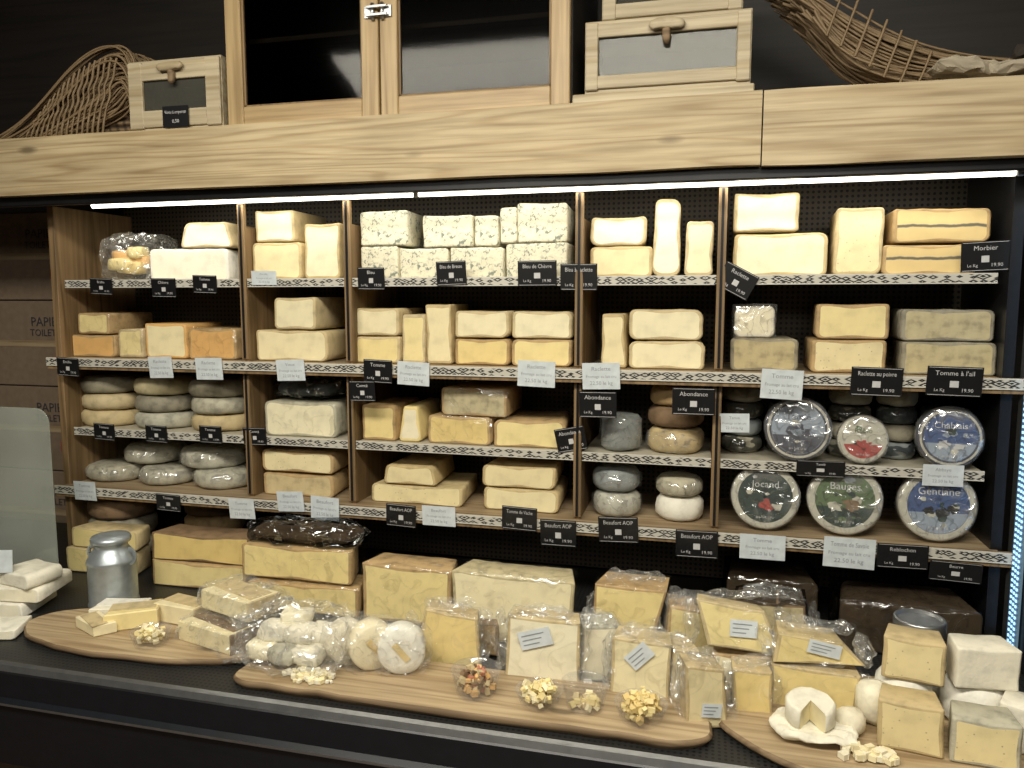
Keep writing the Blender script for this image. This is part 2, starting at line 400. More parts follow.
def beam(name,x0,x1,m,dz=0):
    b=B(); n=60; prof=[(0,0),(.0,.2),(.06,.2),(.06,0)]
    rings=[]
    for i in range(n+1):
        x=x0+(x1-x0)*i/n
        rg=[]
        for (y,z) in prof:
            v=sn((x*2,y*9,z*9),1.5,.004)
            rg.append(b.bm.verts.new((x,2.30+y+v.y,1.975+z+v.z+dz)))
        rings.append(rg)
    for i in range(n):
        for k in range(4): b.face([rings[i][k],rings[i+1][k],rings[i+1][(k+1)%4],rings[i][(k+1)%4]],m)
    b.face(rings[0],m); b.face(list(reversed(rings[-1])),m)
    return b.done(name)
beam('wood_beam',-3.9,.127,BEAMW)
beam('wood_beam',.131,2.2,BEAMW2,-.002)
b=B(); b.box((0,0,0),(5.2,.56,.02),SHELFW); b.done('overhead_shelf',(-1.0,2.645,2.160))
b=B(); b.box((0,0,0),(5.2,.02,.86),DARKW); b.done('overhead_back_panel',(-1.0,2.94,2.61))
# counter
ctr=empty('refrigerated_counter')
part('tray',(-1.1,2.30,CZ-.011),(4.6,1.2,.02),PERFC,par=ctr)
b=B()
prof=[(1.70,CZ+.0),(1.685,CZ+.012),(1.672,CZ+.008),(1.666,CZ-.008),(1.662,CZ-.012),(1.664,CZ-.085),(1.650,CZ-.095),(1.650,CZ-.102),(1.66,CZ-.11),(1.68,CZ-.30),(1.70,.22),(1.72,.0),(1.9,0),(1.9,CZ-.02)]
mm=[DARKM,STEEL,STEEL,DARKM,GLOSSB,GLOSSB,STEEL,GLOSSB,GLOSSB,GLOSSB,SHELFW,SHELFW,DARKM,DARKM]
va=[b.bm.verts.new((-3.4,y,z)) for y,z in prof]; vb=[b.bm.verts.new((1.25,y,z)) for y,z in prof]
for i in range(len(prof)):
    j=(i+1)%len(prof); b.face([va[i],vb[i],vb[j],va[j]],mm[i])
b.done('counter_front',parent=ctr,recalc=True)
part('counter_back_body',(-1.1,2.35,.27),(4.6,1.0,.53),DARKM,par=ctr)
b=B(); b.box((0,0,0),(.02,.78,1.38),GLOSSB,bev=.003)
b.box((-.012,.36,0),(.01,.05,1.38),STEEL)
b.done('case_end_panel',(.885,2.10,1.255),parent=case)
LED=plain('blue_led',(.35,.62,1.0),.4,emit=1.6)
b=B()
for i in range(76):
    for k in range(3): b.box((0,-.018+.018*k,i*.0165),(.004,.007,.007),LED)
b.box((.004,0,.62),(.006,.07,1.26),plain('led_backing',(.14,.24,.34),.4,emit=.12))
b.done('led_strip',(.865,2.41,.62),parent=case)
# ------------------------------------------------------------------ cheeses on shelves
def cut(name,x0,x1,y,z,h,depth,face,rind,r=.012,rz=None,taper=.85,bulge=0,top=1.0,wrap=None,rim=.005):
    w=x1-x0; b=B()
    b.prism(rrect(w,h,r*.75,bulge=bulge,top=top),0,depth,face,rind,rim,taper)
    if wrap: b.blob((0,depth/2,h/2),(w+.012,depth+.014,h+.010),wrap,amp=.005,sq=.88,cuts=9)
    return b.done(name,((x0+x1)/2,y,z),(0,0,rz if rz is not None else R(-.04,.04)))
def tomme(name,x,y,z,r,h,m,wrap=None,m2=None):
    b=B(); k=min(h*.42,.03)
    pr=[(r*.3,0),(r-k,0),(r-k*.4,k*.15),(r-k*.05,k*.6),(r,h/2),(r-k*.05,h-k*.6),(r-k*.4,h-k*.15),(r-k,h),(r*.3,h+.001)]
    b.lathe(pr,m,44,jit=.004)
    if wrap:
        w=.004; b.lathe([(r*.3,-.0003),(r-k+w,-.0002),(r+w,k*.6),(r+w,h/2),(r+w,h-k*.6),(r-k+w,h+.003),(r*.3,h+.004)],wrap,40,jit=.007)
    return b.done(name,(x,y,z),(0,0,R(0,6)))
YI=2.535
def C(row,u0,u1,zc,hc,face,rind,kind='half_cheese_wheel',r=.02,depth=.26,wrap=None,dy=0,**k):
    f=(YI+dy)/YF
    return cut(kind,MX(row,u0)*f+.002,MX(row,u1)*f-.002,YI+dy,SH[row]+zc/100+.0005,hc/100-.0015,depth,face,rind,r=r,wrap=wrap,**k)
def T(row,u0,u1,zc,hc,m,kind='tomme_cheese',wrap=None,dy=0,y=None):
    x0,x1=MX(row,u0)*1.02,MX(row,u1)*1.02; r=(x1-x0)/2
    yy=2.52+r+dy
    return tomme(kind,(x0+x1)/2,yy,SH[row]+zc/100+.001,r,hc/100-.002,m,wrap)
# row 1
C(1,152,229,0,12,CW,WR,r=.03); C(1,183,233,12,9.5,CW,PR,'cheese_wedge',r=.03,top=.8)
b=B(); 
for q in range(9):
    b.blob((R(-.07,.07),R(.0,.08),.03+R(0,.07)),(R(.06,.09),.06,.045),random.choice([YL,OR,YD]),cuts=3,amp=.004,sq=.6)
b.blob((0,.06,.075),(.24,.2,.17),FILM2,cuts=12,amp=.024,sq=.35,fr=16,smooth=False)
b.done('bagged_cheese_pieces',(MX(1,136)*1.03,2.56,SH[1]+.012))
C(1,251,303,0,13.5,CR,PR,r=.02); C(1,255,297,13.5,11.5,CW,PR,r=.02); C(1,305,341,0,20,CW,PR,r=.02)
for a in ((362,402,0,11.5),(403,453,0,10.5),(362,412,11.5,12),(427,478,10.6,11),(455,508,0,10.5),(479,503,10.6,10.5),(504,521,11.5,12),(509,569,0,11.5),(521,569,11.6,13)):
    C(1,*a,BC,BC,'blue_cheese_block',r=.012)
C(1,590,648,10,9.5,CW,PR,r=.03); C(1,590,655,0,10,CR,PR,r=.025); C(1,652,682,0,25,CW,PR,r=.035,top=.82,depth=.2,rz=0); C(1,685,713,0,17.5,CR,PR,r=.03,depth=.2)
C(1,732,802,13.5,12,CW,PR,r=.014); C(1,733,833,0,13.3,CW,PR,r=.03,depth=.28); C(1,838,887,0,20.5,PK,PR,r=.03)
AS=ashcheese('ash_line_paste',(.66,.50,.23),.048)
C(1,895,990,9.4,10,AS,TN,'ash_line_cheese',r=.02); C(1,886,978,0,9.2,AS,TN,'ash_line_cheese',r=.02)
# row 2
C(2,82,116,9,8.5,YL,TN,wrap=FILM); C(2,71,122,0,8.8,OR,TN,'cheese_wedge'); C(2,123,149,0,11.5,YL,PR,wrap=FILM)
C(2,151,192,0,13.5,CR,OR); C(2,193,239,0,11.8,OR,TN,wrap=FILM)
C(2,276,319,11.6,12,CR,PR); C(2,257,331,0,11.5,CR,PR,r=.03)
C(2,355,404,9.7,10,CR,PR); C(2,355,404,0,9.6,YL,PR); C(2,405,430,0,17.5,YL,PR,r=.015); C(2,431,457,0,21,CR,PR,r=.015)
C(2,459,514,9.4,9.5,CR,PR,r=.03); C(2,459,514,0,9.3,YL,TN,r=.02); C(2,515,573,9.4,9.5,CR,PR,r=.03); C(2,515,573,0,9.3,YL,TN,r=.02)
C(2,601,628,0,18,CR,PR,r=.015,top=.85); C(2,629,703,9.4,10,CR,PR,r=.035); C(2,629,705,0,9.3,CR,PR,r=.035)
C(2,733,777,10.6,10,CW,WR,wrap=FILM2,r=.03); C(2,730,803,0,10.5,MB,GR,'grey_rind_cheese')
C(2,818,892,10.4,11,YL,TN); C(2,814,891,0,10.3,PK,TN)
C(2,903,992,10.1,9.5,MB,GR,'grey_rind_cheese',r=.02); C(2,905,995,0,10,MB,GR,'grey_rind_cheese',r=.02)
# row 3
for (u0,u1,ms) in ((76,128,(PR,PR,GR)),(131,183,(LG,GR,MB)),(186,240,(PR,LG,GR))):
    for k in range(3): T(3,u0+R(-1,1),u1+R(-1,1),k*6.6,6.5,ms[k])
C(3,266,338,0,13,CW,LG,r=.03,wrap=FILM)
b=B(); b.blob((0,.1,.035),(.26,.2,.07),FILMD,cuts=9,amp=.02,sq=.4,smooth=False); b.blob((0,.1,.03),(.22,.18,.05),BG,amp=.01); b.done('dark_wrapped_cheese',(MX(3,302)*1.02,2.56,SH[3]+.142))
C(3,362,399,0,13,YL,TN,'cheese_wedge'); C(3,401,426,0,13,CW,YL,'cheese_wedge',top=.6)
C(3,445,512,10.1,10,MB,TN,wrap=FILM); C(3,431,496,0,10,YD,TN,wrap=FILM); C(3,498,567,0,9.5,YL,TN)
T(3,601,642,0,12.5,BG,'grey_rind_cheese',FILM2)
T(3,648,704,0,8.3,PR,wrap=FILM2); T(3,648,704,8.6,7,BR); T(3,650,703,15.8,6.4,TN)
for u0,u1,n in ((722,768,4),(774,828,3),(838,884,4),(888,930,4),(934,984,3)):
    for k in range(n): T(3,u0,u1,k*5.6,5.5,random.choice([BG,GR,LG]),'small_tomme_cheese',FILMD if k%2==0 else None,dy=.09)
# row 4
T(4,80,133,0,6.5,LG,wrap=FILM2); T(4,112,164,7,7,LG,wrap=FILM2,dy=.05); T(4,137,184,0,6.5,LG,wrap=FILM2); T(4,171,229,7,7.5,LG,wrap=FILM2,dy=.03); T(4,190,241,0,7,LG,wrap=FILM2)
C(4,264,336,9,8,PK,TN,r=.025,rim=.006); C(4,265,335,0,8.5,PR,TN,r=.025,rim=.006)
C(4,385,442,7,7,CR,PR,'cheese_wedge',top=.85); C(4,372,468,0,6.8,PK,PR,r=.02); C(4,486,558,8.2,8,CR,PR,r=.025); C(4,487,561,0,8,CR,PR,r=.025)
T(4,592,641,0,8.3,LG,wrap=FILM2); T(4,592,640,8.6,8,BG,wrap=FILM2); T(4,656,704,0,8,WR); T(4,656,702,8.2,6.6,LG,wrap=FILM2)
def rnd(row,u,r,edge,bg,low,txt,txc,extra,zc=0):
    b=B(); t=.04
    b.lathe([(r-.006,0),(r,.004),(r,t-.004),(r-.006,t)],edge,56)
    def disc(rad,y,m,a0=0,a1=360,sq=1,cx=0,cz=0,n=48,wob=0):
        k=n if a1-a0==360 else n+1
        vs=[]
        for i in range(k):
            a=math.radians(a0+(a1-a0)*i/n); q=rad*(1+wob*noise.noise(Vector((i*.7,cx*90,cz*90))))
            vs.append(b.bm.verts.new((cx+q*math.cos(a),cz+q*sq*math.sin(a),t+y)))
        b.face(vs,m)
    disc(r*.93,.0006,LCR); disc(r*.86,.0010,edge); disc(r*.80,.0014,bg)
    disc(r*.79,.0018,low,195,345)
    for q in range(9):
        a=R(0,6.28); d=R(.1,.5)*r; disc(R(.05,.14)*r,.0021+q*.00004,random.choice([low,LCR,bg,LDK]),sq=R(.5,1),cx=d*math.cos(a),cz=d*math.sin(a)-.1*r,n=12,wob=.6)
    S=Matrix(((1,0,0,0),(0,0,1,0),(0,-1,0,t),(0,0,0,1)))
    b.text(txt,0,r*.38,-.0028,r*.30,txc,maxw=r*1.05,M=S)
    for (cx,cz,rad,m) in extra: disc(rad*r,.0026,m,sq=.7,cx=cx*r,cz=cz*r,n=16,wob=.7)
    b.text('au lait cru',0,-r*.62,-.0028,r*.13,INKW,maxw=r*.8,M=S)
    b.lathe([(.005,t+.0055),(r*.7,t+.005),(r*.96,t+.0035),(r+.003,t-.004),(r+.003,.003)],FILM2,48,jit=.002,cap=False)
    b.done('boxed_cheese_round',(MX(row,u)*1.02,2.545,SH[row]+r+.004+zc),(math.radians(84),0,R(-.08,.08)))
LBL=plain('label_blue',(.05,.09,.22),.3,coat=.3); LBD=plain('label_slate',(.06,.065,.09),.3,coat=.3); LGN=plain('label_green',(.10,.15,.07),.3,coat=.3)
LRD=plain('label_red',(.35,.05,.04),.35); LLB=plain('label_pale_blue',(.28,.33,.40),.3,coat=.3); LCR=plain('label_cream',(.50,.48,.40),.3,coat=.3); LDK=plain('label_dark_green',(.02,.04,.035),.3,coat=.3)
rnd(3,801,.098,LBD,LLB,LBD,'Tamié',LBD,[(0,-.1,.34,LBD),(.0,-.1,.2,LLB)])
rnd(3,866,.072,LCR,LCR,LRD,'Reblo',LGN,[(0,-.2,.25,LRD),(-.2,.5,.12,LGN)])
rnd(3,949,.090,LBD,LBL,LLB,'Chablais',INKW,[(-.2,-.25,.2,INKW),(.25,-.3,.16,INKW)])
rnd(4,767,.103,LCR,LDK,LDK,'Jocand',INKW,[(0,-.25,.24,LRD),(-.3,.6,.08,INKW),(.35,-.3,.15,LCR)])
rnd(4,848,.108,LCR,LGN,LDK,'Bauges',INKW,[(-.25,-.2,.2,LCR),(.2,-.15,.22,BR),(.1,.6,.15,LLB)])
rnd(4,937,.108,LCR,LBL,LLB,'Gentiane',INKW,[(-.25,-.15,.17,BLACK),(.1,-.2,.19,BLACK),(.35,-.1,.13,BLACK)])
# ------------------------------------------------------------------ price tags
def tag(row,u,dz,w,h,kind,txt,rz=0,roll=None):
    if roll is None: roll=R(-.05,.05)
    b=B(); w/=100; h/=100
    base,ink=(BLACK,INKW) if kind=='b' else (WHITE,INKM)
    b.box((0,0,0),(w,.002,h),base)
    y=-.0014
    b.text(txt,0,h*.27,y,h*.22,ink,maxw=w*.74)
    if kind=='b':
        b.quad(-w*.08,-h*.2,w*.08,h*.02,y,ink)
        b.text('19.90',w*.24,-h*.3,y,h*.17,ink,maxw=w*.34); b.text('Le Kg',-w*.26,-h*.3,y,h*.14,ink,maxw=w*.3)
        b.quad(-w*.47,h*.455,w*.47,h*.47,y,ink); b.quad(-w*.47,-h*.47,w*.47,-h*.455,y,ink)
    else:
        b.text('Fromage au lait cru',0,-h*.02,y,h*.16,ink,maxw=w*.8); b.text('22.50 le kg',0,-h*.27,y,h*.2,ink,maxw=w*.6)
    yf=2.4405 if row in (2,4) else 2.4885
    o=b.done('price_tag',(MX(row,u)*(yf-.004)/YF,yf-.004,SH[row]+dz/100),(math.radians(4),roll,rz))
for t in [(1,102,-2.2,10,6,'b','Brebis'),(1,165,-2.8,10.5,7,'b','Chèvre'),(1,205,-1.6,10,6.5,'b','Tomme'),(1,263,.5,10,5,'w','Persille'),
 (1,373,0,10,7.6,'b','Bleu'),(1,456,1.6,10.5,8,'b','Bleu de Bresse'),(1,540,1.3,13,8.2,'b','Bleu de Chèvre'),(1,579,0,12,8.5,'b','Bleu à raclette'),(1,985,5,12.5,8.5,'b','Morbier'),
 (2,70,-3.2,10,7,'b','Brebis'),(2,165,-2.5,10,8,'w','Raclette'),(2,212,-2.6,11,8,'w','Raclette'),(2,292,-2.4,11,7.5,'w','Vieux'),(2,417,-2.5,11.5,8,'w','Raclette'),(2,539,-1.6,12.5,8.5,'w','Raclette'),(2,602,-1.8,12,8.5,'w','Raclette'),(2,786,-3,12,9,'w','Tomme'),
 (2,380,-2,10.5,8,'b','Tomme'),(2,882,-1.5,14,8.5,'b','Raclette au poivre'),(2,957,-.9,14.5,8.6,'b','Tomme à l\'ail'),
 (2,363,-9,9.5,7,'b','Comté'),(2,599,-11,12,8.5,'b','Abondance'),(2,695,-9,13,8.5,'b','Abondance'),
 (3,572,4.5,10,8,'b','Abondance',0,-.2),(3,107,-.8,9.5,6.5,'b','Tomme'),(3,160,-.6,9.5,6.5,'b','Tomme'),(3,213,.2,9.5,6.5,'b','Tomme'),(3,255,.3,9.5,6.5,'b','Comté'),
 (3,735,12,9,6,'w','Tamié'),(3,827,-1.2,14,5,'b','Tamié'),(3,948,-1.4,11,6.5,'w','Abbaye'),
 (4,87,-1,10,7.5,'w','Tomme'),(4,243,-3.5,10.5,7.5,'w','Tomme'),(4,292,.6,10.5,7.5,'w','Beaufort'),(4,326,-1,11,8.5,'w','Beaufort'),(4,443,-.8,12,7,'w','Beaufort'),(4,767,-3.2,13.5,8,'w','Tomme'),(4,857,-3,14.5,9.5,'w','Tomme de Savoie'),
 (4,172,-3.2,10.5,6.5,'b','Tomme'),(4,404,-1.6,11,8,'b','Beaufort AOP'),(4,523,.4,12,8,'b','Tomme de Vache'),(4,560,-3.6,12,9,'b','Beaufort AOP'),(4,620,-1.0,12.8,8.6,'b','Beaufort AOP'),(4,698,-3.8,13,9,'b','Beaufort AOP'),(4,910,-2.8,14,7.5,'b','Reblochon'),(4,962,-6.3,14,6,'b','Beurre')]:
    tag(*t)
tag(1,738,-1.5,11,8,'b','Raclette',0,.5)
# ------------------------------------------------------------------ overhead cabinet & boxes
cab=empty('glass_door_cabinet')
zb=2.172
def door(x0,x1,z0,z1,y,idx):
    w=x1-x0; f=.058; b=B(); h=z1-z0
    for xx in (-w/2+f/2,w/2-f/2): b.box((xx,0,h/2),(f,.022,h),FRAMEV,bev=.003)
    for zz in (f/2,h-f/2): b.box((0,.001,zz),(w-2*f,.020,f),FRAMEW,bev=.003)
    for xx in (-w/2+f+.003,w/2-f-.003): b.box((xx,.006,h/2),(.006,.012,h-2*f),DIVW)
    b.box((0,.006,f+.003),(w-2*f,.012,.006),DIVW)
    b.box((0,.008,h/2),(w-2*f,.003,h-2*f),GLASS)
    b.done('cabinet_door_%d'%idx,((x0+x1)/2,y,z0),parent=cab)
door(-1.560,-1.020,zb+.003,zb+.62,2.325,1); door(-1.014,-.415,zb+.003,zb+.62,2.325,2)
def part2(name,c,sz,m): part(name,c,sz,m,.001,cab)
part2('cabinet_bottom',(-.99,2.60,zb+.012),(1.14,.50,.02),DARKM); part2('cabinet_top',(-.99,2.60,zb+.62),(1.14,.52,.02),DARKW)
part2('cabinet_side_left',(-1.555,2.60,zb+.31),(.016,.5,.6),DARKW); part2('cabinet_side_right',(-.42,2.60,zb+.31),(.016,.5,.6),DARKW)
part2('cabinet_back',(-.99,2.86,zb+.31),(1.14,.01,.6),DARKW); part2('cabinet_shelf',(-.99,2.62,zb+.30),(1.12,.4,.016),SHELFW)
b=B()
for dx in (-.016,.016):
    b.lathe([(.006,-.025),(.006,.025)],STEEL,12,M=Matrix.Translation((dx,-.006,0)))
    b.box((dx*1.9,-.002,0),(.03,.004,.035),STEEL,bev=.001)
b.box((0,-.014,.012),(.07,.006,.008),STEEL,bev=.001); b.box((0,-.014,-.012),(.07,.006,.008),STEEL,bev=.001)
b.done('door_latch',(-1.017,2.312,zb+.315),parent=cab)
SAFEG=clearglass('safe_glass',(.6,.62,.6),.010,.22,(.26,.25,.22))
def winbox(name,x0,x1,y,z,h,d,f=.05,g=.05,tilt=0):
    w=x1-x0; b=B()
    b.box((0,d/2,.008),(w+.0,d,.016),BOXW,bev=.002)
    b.box((0,d/2,h-.008),(w,d,.016),BOXW,bev=.002)
    b.box((0,d-.008,h/2),(w,.014,h-.03),BOXW)
    for s in (-1,1):
        b.box((s*(w/2-.007),d/2,h/2),(.014,d-.004,h-.03),BOXW)
        b.box((s*(w/2-f/2-.002),-.004,h/2+.002),(f,.014,h-.016),BOXW,bev=.003)
    b.box((0,-.003,.014+g/2),(w-2*f,.013,g),BOXW,bev=.002); b.box((0,-.003,h-.012-g/2),(w-2*f,.013,g),BOXW,bev=.002)
    b.box((0,.004,h/2),(w-2*f+.01,.003,h-.06),SAFEG)
    b.blob((0,-.022,h-.03),(.085,.022,.03),BOXW,cuts=5,amp=.006,sq=.3)
    b.blob((.0,-.018,h-.055),(.02,.02,.05),SLABE,cuts=4,amp=.004,sq=.3)
    return b.done(name,((x0+x1)/2,y,z))
winbox('wooden_cheese_safe',-1.945,-1.585,2.325,zb,.235,.28,.055,.055)
b=B(); b.box((0,0,0),(.10,.002,.07),BLACK); b.text('Vente à emporter',0,.015,-.0014,.016,INKW,maxw=.085); b.text('0,50',0,-.015,-.0014,.016,INKW); b.done('price_tag',(-1.755,2.308,zb+.042))
winbox('wooden_cheese_safe',-.372,.095,2.325,zb+.028,.205,.30,.038,.036)
b=B(); b.box((0,0,0),(.51,.34,.026),BOXW,bev=.003); b.done('wooden_board',(-.15,2.475,zb+.0135))
winbox('wooden_cheese_safe',-.33,.07,2.37,zb+.236,.22,.26,.04,.04)
def strands(name,fn,n,mats,rad,par):
    cu=bpy.data.curves.new(name,'CURVE'); cu.dimensions='3D'; cu.bevel_depth=rad; cu.bevel_resolution=1; cu.resolution_u=6
    for i in range(n):
        P=fn(i/(n-1)); sp=cu.splines.new('NURBS'); sp.points.add(len(P)-1); sp.use_endpoint_u=True; sp.order_u=min(4,len(P))
        for q,p in zip(sp.points,P): q.co=(*p,1); q.radius=R(.6,1.3)
        sp.material_index=random.randrange(len(mats))
    for m in mats: cu.materials.append(m)
    o=bpy.data.objects.new(name,cu); col.objects.link(o); o.parent=par; return o
WK=[plain('wicker_tan',(.22,.15,.08),.6),plain('wicker_brown',(.11,.07,.04),.6),plain('wicker_pale',(.36,.27,.16),.6),plain('wicker_dark',(.05,.035,.02),.6)]
def fl(t):
    j=lambda a:R(-a,a); y=2.38+R(0,.22)
    return [(-2.62+.34*t+j(.02),y,zb+.012+R(0,.02)),(-2.46+.34*t,y+j(.02),zb+.09-.02*t+j(.015)),(-2.28+.27*t,y,zb+.27-.17*t+j(.02)),(-2.06+.06*t+j(.02),y+j(.02),zb+.36-.20*t),(-1.99+j(.012),y,zb+.30-.22*t+j(.02)),(-1.975+j(.006),y,zb+.15-.13*t)]
bk=empty('wicker_basket'); strands('canes',fl,230,WK,.0038,bk)
def weave(t):
    k=int(t*15.99); q=.12+.8*k/15; P=[]
    for i in range(9):
        s=i/8; x0=-2.50+.42*q; 
        P.append((x0+.02*s*4+ .03*math.sin(i*2.2)*.2,2.375+.006*(-1)**i,zb+.02+(.05+.27*math.sin(q*1.9))*s*.8))
    return P
strands('weave',weave,32,WK,.004,bk)
b=B(); b.blob((0,0,.10),(.36,.18,.20),WICK,cuts=9,amp=.012,sq=.3); b.done('basket_body',(-2.16,2.53,zb+.010),parent=bk)
def fr2(t):
    j=lambda a:R(-a,a); y=2.42+R(0,.20)
    return [(.15+.14*t+j(.02),y,zb+.36-.14*t+j(.02)),(.26+.09*t+j(.02),y,zb+.30-.19*t+j(.015)),(.40+.04*t,y+j(.03),zb+.205-.15*t+j(.012)),(.54,y,zb+.13-.10*t+j(.01)),(.68+j(.03),y,zb+.085-.06*t+j(.008)),(.84+j(.05),y,zb+.07-.05*t+j(.006))]
bk2=empty('wicker_basket'); strands('canes',fr2,230,WK,.0038,bk2)
def weave2(t):
    x=.30+.5*t; zt=.30-.40*t if t<.5 else .10-.02*t
    return [(x+.01*i,2.405+.006*(-1)**i,zb+max(.02,(zt-.13)+ .03*i)) for i in range(5)]
strands('weave',weave2,14,WK,.004,bk2)
DK=plain('dark_fabric',(.03,.022,.016),.85)
PC=plain('paper_cloth',(.36,.31,.23),.8)
b=B(); b.blob((0,0,.025),(.32,.10,.032),PC,cuts=12,amp=.022,sq=.5,smooth=False); b.blob((.12,.0,.05),(.16,.10,.04),DK,cuts=7,amp=.02,sq=.5,smooth=False)
b.done('folded_cloth',(.73,2.365,zb+.016))
b=B(); b.blob((0,0,.10),(.12,.12,.18),DK,cuts=8,amp=.02,sq=.3); b.blob((0,0,.22),(.09,.09,.10),BR,cuts=6,amp=.01,sq=.1); b.done('decorative_figurine',(-2.66,2.82,zb+.012))
# ------------------------------------------------------------------ left side
CARD=plain('cardboard',(.20,.145,.10),.8)
for k in range(5):
    b=B(); b.box((0,0,.20),(.62,.36,.395),CARD,bev=.004); b.box((0,-.181,.20),(.62,.002,.03),SHELFW)
    b.text('PAPIER',.14,.30,-.183,.06,INKB); b.text('TOILETTE',.14,.25,-.183,.045,INKB); b.box((.2,-.1815,.12),(.05,.002,.05),LRD)
    b.done('cardboard_box',(-3.10,3.105,k*.4))
b=B(); b.box((0,0,0),(.15,.03,1.40),wood('side_panel_wood',(.28,.20,.13),(.20,.14,.08),'Z',8)); b.done('wood_side_panel',(-2.60,2.70,1.27))
b=B(); SCR=clearglass('acrylic_screen_clear',(.84,.88,.86),.04,.34,(.60,.64,.58))
pts=rrect(.62,.66,.05,jit=0,sag=0); b.prism(pts,0,.006,SCR,SCR,0,1.0,.001); b.box((0,.0,.008),(.5,.03,.016),STEEL); b.done('acrylic_screen',(-2.56,2.20,CZ))
# ------------------------------------------------------------------ counter stuff
def slab(name,cx,cy,pts,t,z):
    b=B(); top=[];mid=[];bot=[]
    for (x,y) in pts:
        v=sn((x+cx,y+cy,0),9,.014); p=Vector((x,y,0))+Vector((v.x,v.y,0))
        d=p.normalized()
        top.append(b.bm.verts.new(p+Vector((0,0,t)))); mid.append(b.bm.verts.new(p+d*.008+Vector((0,0,t*.6)))); bot.append(b.bm.verts.new(p-d*.004))
    n=len(pts); b.face(top,SLABW); b.face(list(reversed(bot)),SLABE)
    for i in range(n):
        j=(i+1)%n; b.face([top[i],mid[i],mid[j],top[j]],SLABE,True); b.face([mid[i],bot[i],bot[j],mid[j]],SLABE,True)
    return b.done(name,(cx,cy,z))
def ell(a,c,n=60,p=2.0):
    o=[]
    for i in range(n):
        t=2*math.pi*i/n; o.append((a*math.copysign(abs(math.cos(t))**(2/p),math.cos(t)),c*math.copysign(abs(math.sin(t))**(2/p),math.sin(t))))
    return o
slab('serving_board',-1.66,1.93,ell(.42,.15,60,2.3),.022,CZ)
slab('serving_board',-.60,1.845,ell(.63,.115,80,7),.024,CZ)
slab('round_serving_board',.50,1.92,ell(.45,.26,70,2.2),.022,CZ)
z1=CZ+.0250; z0=CZ+.001; z2=CZ+.0230
def K(name,x0,x1,y,z,h,depth,face,rind,**k): return cut(name,x0,x1,y,z,h,depth,face,rind,**k)
for k in range(3): tomme('tomme_cheese',-2.33,2.62,z0+k*.082,.13,.08,[GR,GR,BR][k])
for k in range(3): tomme('tomme_cheese',-1.98,2.74,z0+k*.082,.12,.08,[BR,TN,BR][k])
K('cheese_wheel_section',-2.38,-2.07,2.37,z0,.095,.12,YL,PR,r=.02,wrap=FILM); K('cheese_wheel_section',-2.36,-2.06,2.38,z0+.097,.075,.1,YL,PR,r=.02)
K('cheese_wheel_section',-1.96,-1.57,2.33,z0,.095,.14,YL,TN,r=.012); K('cheese_wheel_section',-1.96,-1.56,2.34,z0+.096,.100,.12,YD,BR,r=.012)
K('cheese_wheel_section',-1.50,-1.09,2.23,z0,.095,.14,YL,TN,r=.014,wrap=FILM); K('cheese_wheel_section',-1.53,-1.12,2.25,z0+.102,.115,.12,YL,TN,r=.014,wrap=FILM)
b=B(); b.blob((0,.06,.025),(.40,.16,.05),FILMD,cuts=10,amp=.02,sq=.5,smooth=False); b.blob((0,.06,.02),(.36,.13,.035),BR,amp=.01); b.done('dark_wrapped_cheese',(-1.32,2.27,z0+.226))
K('cheese_wheel_section',-1.075,-.765,2.23,z0,.19,.12,YL,TN,r=.008,rim=.007,wrap=FILM)
K('cheese_wheel_section',-.735,-.370,2.17,z0,.215,.12,CR,MB,r=.012,top=1.06,wrap=FILM)
K('cheese_wheel_section',-.74,-.57,2.08,z0,.10,.04,TN,BR,r=.008)
def wrapped(name,x,y,z,poly,depth,face,rind,rz=0,rx=0,label=None,film=FILM,fs=1.0):
    b=B(); xs=[p[0] for p in poly]; zs=[p[1] for p in poly]
    pts=[]
    n=len(poly)
    for i in range(n):
        p=Vector(poly[i]); q=Vector(poly[(i+1)%n]); k=max(1,int((q-p).length/.025))
        for j in range(k):
            pts.append(tuple(p.lerp(q,j/k)))
    b.prism(pts,0,depth,face,rind,.004,.9,.003,smooth=False)
    w=max(xs)-min(xs); h=max(zs)-min(zs); cx=(max(xs)+min(xs))/2; cz=(max(zs)+min(zs))/2
    if film:
        fp=[(cx+(p[0]-cx)*1.05+R(-.005,.005),max(.0,cz+(p[1]-cz)*1.05+R(-.005,.005))) for p in pts]
        b.prism(fp,-.004,depth+.008,FILM,film,0,.95,.006)
        for sx in (-1,1):
            b.blob((cx+sx*w*.54,depth/2,cz*R(.5,1.2)),(.030,depth*.8,h*.8),FILM2,cuts=6,amp=.020,sq=.4,fr=22,smooth=False)
        b.blob((cx,depth/2,max(zs)+.008),(w*.7,depth*.7,.02),FILM2,cuts=6,amp=.014,sq=.4,fr=22,smooth=False)
    if label:
        lx,lz,lw,lh,ang=label
        M=Matrix.Translation((lx,-.006,lz))@Matrix.Rotation(ang,4,'Y')
        b.quad(-lw/2,-lh/2,lw/2,lh/2,-.0,WHITE,M=M)
        for k in range(3): b.quad(-lw*.4,lh*(.25-k*.25)-lh*.03,lw*(.3-.1*k),lh*(.25-k*.25)+lh*.03,-.0008,INKM,M=M)
    return b.done(name,(x,y,z),(rx,0,rz))
W=wrapped
W('wrapped_cheese_wedge',-.215,2.17,z0,[(-.10,0),(.07,0),(.12,.215),(-.09,.21)],.12,YL,TN,rz=-.12)
W('wrapped_cheese_wedge',-.02,2.13,z0,[(-.08,0),(.09,0),(.075,.17),(-.065,.19)],.1,YL,TN,rz=.2,film=FILM2)
